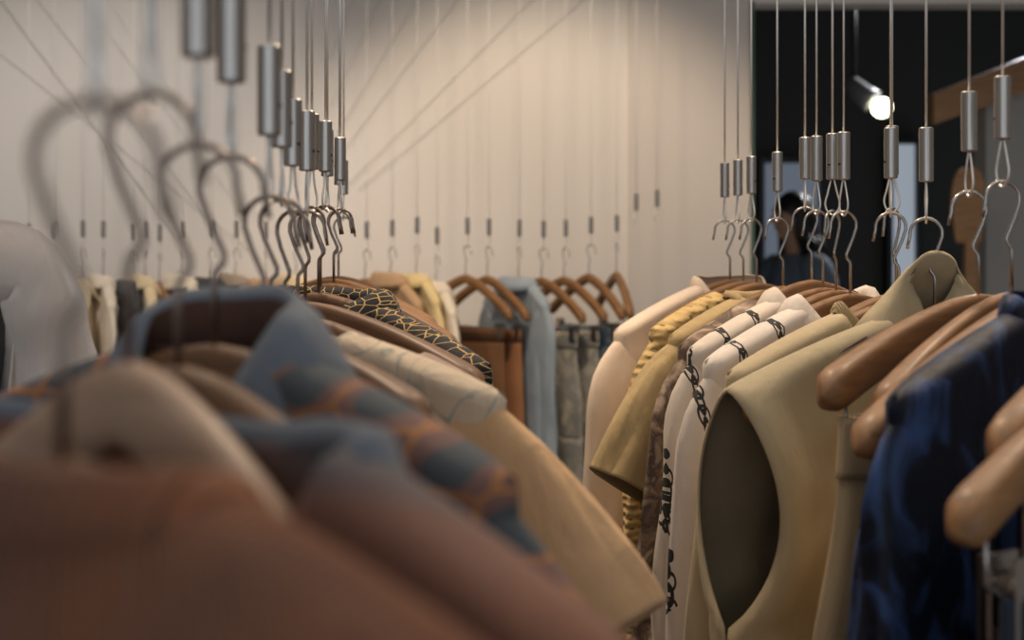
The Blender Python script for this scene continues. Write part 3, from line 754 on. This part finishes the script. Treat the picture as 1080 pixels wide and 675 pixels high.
for k, (px, py, ang, kind, mt, desc) in enumerate(back):
    Z = BZ + .012*math.sin(k*2.3); N = P(px, py+4, Z); rz = math.radians(ang)
    w = .215; dp = .11 if kind in ('none', 'skirt', 'trousers') else .085
    d2 = desc if kind != 'none' else 'the ' + desc
    dd = f'the {desc}'
    hang(N, rz, w, dp, dd, 'by the back wall', 'wood', math.radians(random.uniform(-10, 30)), kind in ('trousers', 'skirt'), BC, BH, 0, bow=.012,
         hl=(f'{desc}, in the row by the back wall' if kind == 'none' else f'wooden hanger under {dd} by the back wall'), cl=f'steel cable carrying {dd} by the back wall' if kind != 'none' else f'steel cable carrying {dd}', high=.015, thick=.012, flip=-1)
    cl = Vector((N.x, N.y, N.z-dp-.038))
    if kind == 'jacket':
        cat = 'jacket' if 'jacket' in desc else ('shirt' if 'shirt' in desc else 'top')
        garment({'jacket': 'jacket', 'shirt': 'shirt', 'top': 'long_sleeved_top'}[cat], f'{desc}, in the row by the back wall', cat, N, rz, w-.003, dp, mt, L=.72 if mt != 'b_ltden' else .95, bow=.012, group='clothes in the row by the back wall',
                sleeve=dict(L=.52, r0=.066, r1=.05, end=86, turn=.06, flat=.28), collar=SHIRT if k % 2 else LAPEL, seed=60+k, folds=.007, t_mid=.024, nx=36, nzn=36)
    elif kind == 'skirt':
        skirt(f'{desc} clipped to its hanger by the back wall', cl, rz, w*.8, mt, L=.62, seed=k, y=-.008, group='clothes in the row by the back wall', flare=.2)
    elif kind == 'trousers':
        trousers(f'{desc} clipped to its hanger by the back wall', cl, rz, w*.8, mt, L=.98, seed=k, y=-.008, group='clothes in the row by the back wall')
for px, py, dsc in ((671, 207, 'left'), (693, 203, 'right')):
    p = P(px, py+17+11, BZ)
    cable(p.x, p.y, p.z, f'empty steel cable with ferrule by the pale wall panel, {dsc} of the two', BC, .4, wr=.0008)

M['cord'] = simple('wall_hairline', (.66, .63, .60, 1), .8)  # faint slanting lines on the back wall, modelled as thin pale tubes
hairlines = [(352, 172, 482, 0), (356, 205, 520, 40), (380, 198, 505, 92), (350, 110, 400, 0), (348, 60, 372, 0), (350, 150, 440, 0),
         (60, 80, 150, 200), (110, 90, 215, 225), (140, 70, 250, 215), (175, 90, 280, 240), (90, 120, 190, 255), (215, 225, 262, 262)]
for k, (x0, y0, x1, y1) in enumerate(hairlines):
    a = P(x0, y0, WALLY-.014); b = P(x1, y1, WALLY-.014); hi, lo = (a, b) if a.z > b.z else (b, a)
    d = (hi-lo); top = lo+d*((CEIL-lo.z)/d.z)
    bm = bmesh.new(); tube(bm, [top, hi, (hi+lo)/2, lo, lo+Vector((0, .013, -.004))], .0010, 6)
    o = mesh_obj('thin_hairline', bm, 'cord'); o['category'] = 'cord'; o['group'] = 'thin slanting cords on the back wall'
    o['label'] = 'thin pale hairline slanting up the back wall to the right' if x1 > x0 and y1 < y0 else 'thin pale hairline slanting up the back wall to the left'

# ================================================================ people
def skin_mat(c): return simple('skin', c, .5)
def person(loc, rz, label, height, skin, hair, top, inner, trouser, hair_len=.45, jacket=True):
    s = height/1.70
    t = empty('person', loc, rz, label, 'person')
    bm = bmesh.new(); 
    T = lambda pts, r, ry=None, n=14: tube(bm, pts, r, n, True, ry)
    T([(0, .01, .86), (0, .01, .95), (0, 0, 1.05), (0, .005, 1.18), (0, .01, 1.30), (0, .012, 1.385), (0, .015, 1.42)], [.13, .165, .125, .14, .165, .13, .05], [.09, .105, .085, .09, .10, .07, .05], 24)
    T([(0, .015, 1.38), (0, .005, 1.44), (0, -.005, 1.52)], [.058, .05, .052])
    for sd in (-1, 1):
        T([(sd*.085, .01, .92), (sd*.09, 0, .70), (sd*.09, .005, .48), (sd*.095, .02, .28), (sd*.10, .03, .07)], [.088, .075, .052, .054, .034])
        T([(sd*.10, .05, .05), (sd*.102, -.03, .04), (sd*.105, -.14, .025)], [.032, .036, .024], [.038, .03, .018])
        T([(sd*.14, .01, 1.365), (sd*.185, .01, 1.34), (sd*.215, .012, 1.22), (sd*.235, .015, 1.09), (sd*.24, -.02, .96), (sd*.24, -.05, .86)], [.05, .052, .043, .036, .031, .023])
        T([(sd*.24, -.05, .865), (sd*.24, -.062, .82), (sd*.238, -.075, .775)], [.016, .019, .015], [.022, .038, .036])
        for f in range(4):
            y0 = -.105+.022*f+.0; l = (.062, .072, .068, .052)[f]
            T([(sd*.238, y0+.002, .785), (sd*.237, y0-.004, .785-l*.5), (sd*.228, y0-.002, .785-l)], [.0085, .008, .0065], None, 10)
        T([(sd*.238, -.092, .83), (sd*.230, -.122, .80), (sd*.222, -.128, .768)], [.011, .0095, .0075], None, 10)
    # head
    r2 = bmesh.ops.create_uvsphere(bm, u_segments=32, v_segments=24, radius=1)
    for v in r2['verts']:
        x, y, z = v.co; jaw = 1-.28*sm(-z/.95); fy = -.01 if z < -.3 and y < 0 else 0
        v.co = Vector((x*.073*jaw, y*.093*(1-.1*sm(-z)) - .012+fy, 1.60+z*.112))
    T([(0, -.100, 1.625), (0, -.118, 1.592), (0, -.118, 1.582), (0, -.095, 1.575)], [.008, .012, .014, .008], None, 10)
    T([(-.022, -.092, 1.548), (0, -.101, 1.549), (.022, -.092, 1.548)], [.004, .008, .004], None, 8)
    T([(0, -.075, 1.512), (0, -.088, 1.505)], [.02, .014], None, 10)
    for sd in (-1, 1): T([(sd*.07, 0, 1.622), (sd*.08, .004, 1.60), (sd*.072, -.002, 1.57)], [.008, .012, .007], [.016, .02, .012], 10)
    for v in bm.verts: v.co *= s
    b = mesh_obj('body', bm, skin, t)
    rm = b.modifiers.new('remesh', 'REMESH'); rm.mode = 'VOXEL'; rm.voxel_size = .0055*s; rm.use_smooth_shade = True
    smo = b.modifiers.new('sm', 'SMOOTH'); smo.factor = .6; smo.iterations = 4
    for sd in (-1, 1):
        bm = bmesh.new(); bmesh.ops.create_uvsphere(bm, u_segments=16, v_segments=10, radius=.011*s)
        for v in bm.verts: v.co = Vector((v.co.x*1.25+sd*.03*s, v.co.y*.7-.0945*s, v.co.z*.65+1.605*s))
        mesh_obj('eye', bm, 'black', t)
        bm = bmesh.new(); tube(bm, [(sd*.014*s, -.102*s, 1.628*s), (sd*.03*s, -.101*s, 1.634*s), (sd*.05*s, -.088*s, 1.628*s)], .0035*s, 8); mesh_obj('eyebrow', bm, hair, t)
    # hair: cap plus long falling locks
    bm = bmesh.new(); rows = []
    for i in range(15):
        ph = (i/14)*PI*.60; row = []
        for k in range(40):
            a = 2*PI*k/40; front = max(0, -math.sin(a)); lim = ph*(1-.36*front**1.2)
            x = math.cos(a)*math.sin(lim)*.084; y = math.sin(a)*math.sin(lim)*.105-.004; z = 1.603+math.cos(lim)*.125
            row.append(Vector((x, y, z))*s)
        rows.append(row)
    vs = grid(bm, rows, True); bmesh.ops.remove_doubles(bm, verts=bm.verts, dist=.0005)
    rnd = random.Random(7)
    for k in range(150):
        a = rnd.uniform(-.35, PI+.35); x = math.cos(a)*.082; y = math.sin(a)*.10; ln = hair_len*rnd.uniform(.75, 1.05)
        fx = 1+rnd.uniform(.1, .55); fo = rnd.uniform(-.03, .03)
        pts = [(x*.6, y*.6, 1.70), (x, y, 1.62), (x*1.08+fo*.2, y*1.05, 1.52), (x*fx+fo, y*1.0+.02, 1.62-ln*.55), (x*fx*1.05+fo*1.5, y*.9+.035, 1.62-ln)]
        tube(bm, [Vector(p)*s for p in bez(pts, 3)], [r_*s for r_ in [.010]*4+[.009]*4+[.007]*4+[.002]], 6)
    mesh_obj('hair', bm, hair, t)
    # clothing
    bm = bmesh.new(); rows = []
    secs = [(1.425, .065, .058), (1.41, .10, .066), (1.385, .155, .078), (1.35, .182, .096), (1.28, .188, .115), (1.15, .165, .11), (1.02, .165, .11), (.88, .19, .13), (.78, .20, .14)]
    n = 48
    for z, rx, ry in secs:
        rows.append([Vector((math.cos(a)*rx*(1+.03*nz(math.cos(a)*4, math.sin(a)*4, z*3)), .01+math.sin(a)*ry*(1+.08*nz(math.cos(a)*5, math.sin(a)*5, z*3)), z))*s for a in [2*PI*k/n for k in range(n)]])
    if jacket:   # open down the front: leave a gap around a=-90deg
        g = grid(bm, [[r[(int(n*.75)+8+k) % n] for k in range(n-15)] for r in rows])
    else: grid(bm, rows, True)
    o = mesh_obj('jacket' if jacket else 'blouse', bm, top, t); solid(o, .004, 1)
    for sd in (-1, 1):
        bm = bmesh.new()
        pts = bez([(sd*.13, .01, 1.36), (sd*.185, .01, 1.345), (sd*.225, .012, 1.24), (sd*.25, .015, 1.10), (sd*.255, -.02, .96), (sd*.25, -.045, .88)], 6)
        m = len(pts); rr = []
        for i, p in enumerate(pts):
            q = i/(m-1); rr.append((.064+.014*math.sin(PI*min(1, q*1.3))+.006*nz(q*9, sd, 2))*s)
        tube(bm, [p*s for p in pts], rr, 24, False); so = mesh_obj('sleeve', bm, top, t); solid(so, .003)
    if jacket:
        bm = bmesh.new(); rows = []
        for z, rx, ry in secs[2:]:
            rows.append([Vector((math.cos(a)*(rx-.014), .01+math.sin(a)*(ry-.012), z))*s for a in [2*PI*k/n for k in range(n)]])
        grid(bm, rows, True); solid(mesh_obj('undershirt', bm, inner, t), .002)
    for sd in (-1, 1):
        bm = bmesh.new()
        tube(bm, [Vector(p)*s for p in [(sd*.07, .01, .98), (sd*.088, .01, .9), (sd*.095, 0, .68), (sd*.096, .008, .45), (sd*.10, .02, .25), (sd*.102, .03, .09)]], [x*s for x in (.10, .105, .088, .075, .07, .072)], 22, False)
        solid(mesh_obj('trouser_leg', bm, trouser, t), .003)
        bm = bmesh.new(); tube(bm, [Vector(p)*s for p in [(sd*.10, .075, .03), (sd*.10, .04, .045), (sd*.102, -.03, .042), (sd*.105, -.12, .03), (sd*.106, -.165, .022)]], [x*s for x in (.03, .042, .042, .038, .02)], 16, True, [x*s for x in (.03, .044, .04, .028, .018)])
        mesh_obj('shoe', bm, 'black', t)
    return t
M['skin'] = skin_mat(rgb(206, 160, 130)); M['hair'] = simple('brown_hair', rgb(58, 40, 30), .45); M['hair_black'] = simple('black_hair', (.008, .007, .007, 1), .45)
pp = P(-122, 0, 1.95); pp.z = 0
person(pp, math.radians(42), 'person at the left edge in an ivory satin jacket over charcoal', 1.70, 'skin', 'hair', 'satin', 'charcoal', 'charcoal')
pp = P(838, 0, 6.4); pp.z = 0
person(pp, math.radians(-70), 'person with dark hair standing in the dim back room', 1.60, 'skin', 'hair_black', 'b_greyb', 'charcoal', 'charcoal', hair_len=.35, jacket=False)

# ================================================================ lamps of the place, plus one added fill
def track_spot(loc, aim, power, size, blend, col, soft, label):
    loc = Vector(loc); aim = Vector(aim); d = (aim-loc).normalized()
    t = empty('track_spotlight', (loc.x, loc.y, CEIL), 0, label, 'lamp', 'ceiling spotlights')
    bm = bmesh.new(); tube(bm, [(0, 0, 0), (0, 0, loc.z+.06-CEIL)], .01, 8); mesh_obj('stem', bm, 'black', t)
    bm = bmesh.new(); o = loc-Vector((loc.x, loc.y, CEIL)); tube(bm, [o-d*.14, o-d*.03], .045, 16, True); mesh_obj('lamp_head', bm, 'greypaint', t)
    ld = bpy.data.lights.new('spot_light', 'SPOT'); ld.energy = power; ld.spot_size = math.radians(size); ld.spot_blend = blend; ld.color = col; ld.shadow_soft_size = soft
    lo = bpy.data.objects.new('spot_light', ld); C.objects.link(lo); lo.location = loc; lo.rotation_euler = d.to_track_quat('-Z', 'Y').to_euler()
WARM = (1, .78, .56)
track_spot((.05, 3.30, 2.72), (.10, 4.65, .80), 70, 76, .6, WARM, .06, 'ceiling spotlight washing the middle of the back wall')
track_spot((-1.35, 3.1, 2.72), (-1.35, 4.65, .8), 55, 84, .8, (1, .89, .79), .06, 'ceiling spotlight washing the left of the back wall')
track_spot((-.35, 1.9, 2.75), (.32, 1.35, 1.3), 60, 62, .7, WARM, .05, 'ceiling spotlight over the aisle aimed at the right-hand rack')
track_spot((.55, 2.0, 2.75), (-.05, .95, 1.2), 42, 80, .7, WARM, .05, 'ceiling spotlight aimed at the left-hand rack')
track_spot((2.6, 7.6, 2.75), (1.6, 6.4, .6), 150, 130, .9, (.95, .95, 1), .05, 'added ceiling spotlight brightening the dark back room')  # added lamp, keeps the room beyond the doorway from going black
def area(name, loc, aim, power, sx, sy, col):
    ld = bpy.data.lights.new(name, 'AREA'); ld.shape = 'RECTANGLE'; ld.size = sx; ld.size_y = sy; ld.energy = power; ld.color = col
    lo = bpy.data.objects.new(name, ld); C.objects.link(lo); lo.location = loc
    lo.rotation_euler = (Vector(aim)-Vector(loc)).to_track_quat('-Z', 'Y').to_euler()
area('shopfront_daylight', (0, YB+.02, 1.5), (0, 5, 1.5), 22, 4.2, 2.0, (.88, .94, 1.0))
area('ceiling_glow', (0, 1.6, CEIL-.03), (0, 1.6, 0), 22, 3.0, 3.5, (1, .88, .76))

w = bpy.data.worlds.new('World'); bpy.context.scene.world = w; w.use_nodes = True
w.node_tree.nodes['Background'].inputs[0].default_value = (.5, .58, .7, 1); w.node_tree.nodes['Background'].inputs[1].default_value = .4

cam = bpy.data.cameras.new('Camera'); co = bpy.data.objects.new('Camera', cam); C.objects.link(co)
co.location = (0, 0, CAMH); co.rotation_euler = (PI/2, 0, 0)
cam.sensor_width = 36; cam.lens = 50; cam.shift_y = -(337.5-HY)/1080; cam.clip_start = .02
cam.dof.use_dof = True; cam.dof.focus_distance = 1.5; cam.dof.aperture_fstop = 6.3
sc = bpy.context.scene; sc.camera = co
sc.view_settings.view_transform = 'Standard'; sc.view_settings.look = 'None'; sc.view_settings.gamma = 1; sc.view_settings.use_curve_mapping = False
sc.view_settings.exposure = .28
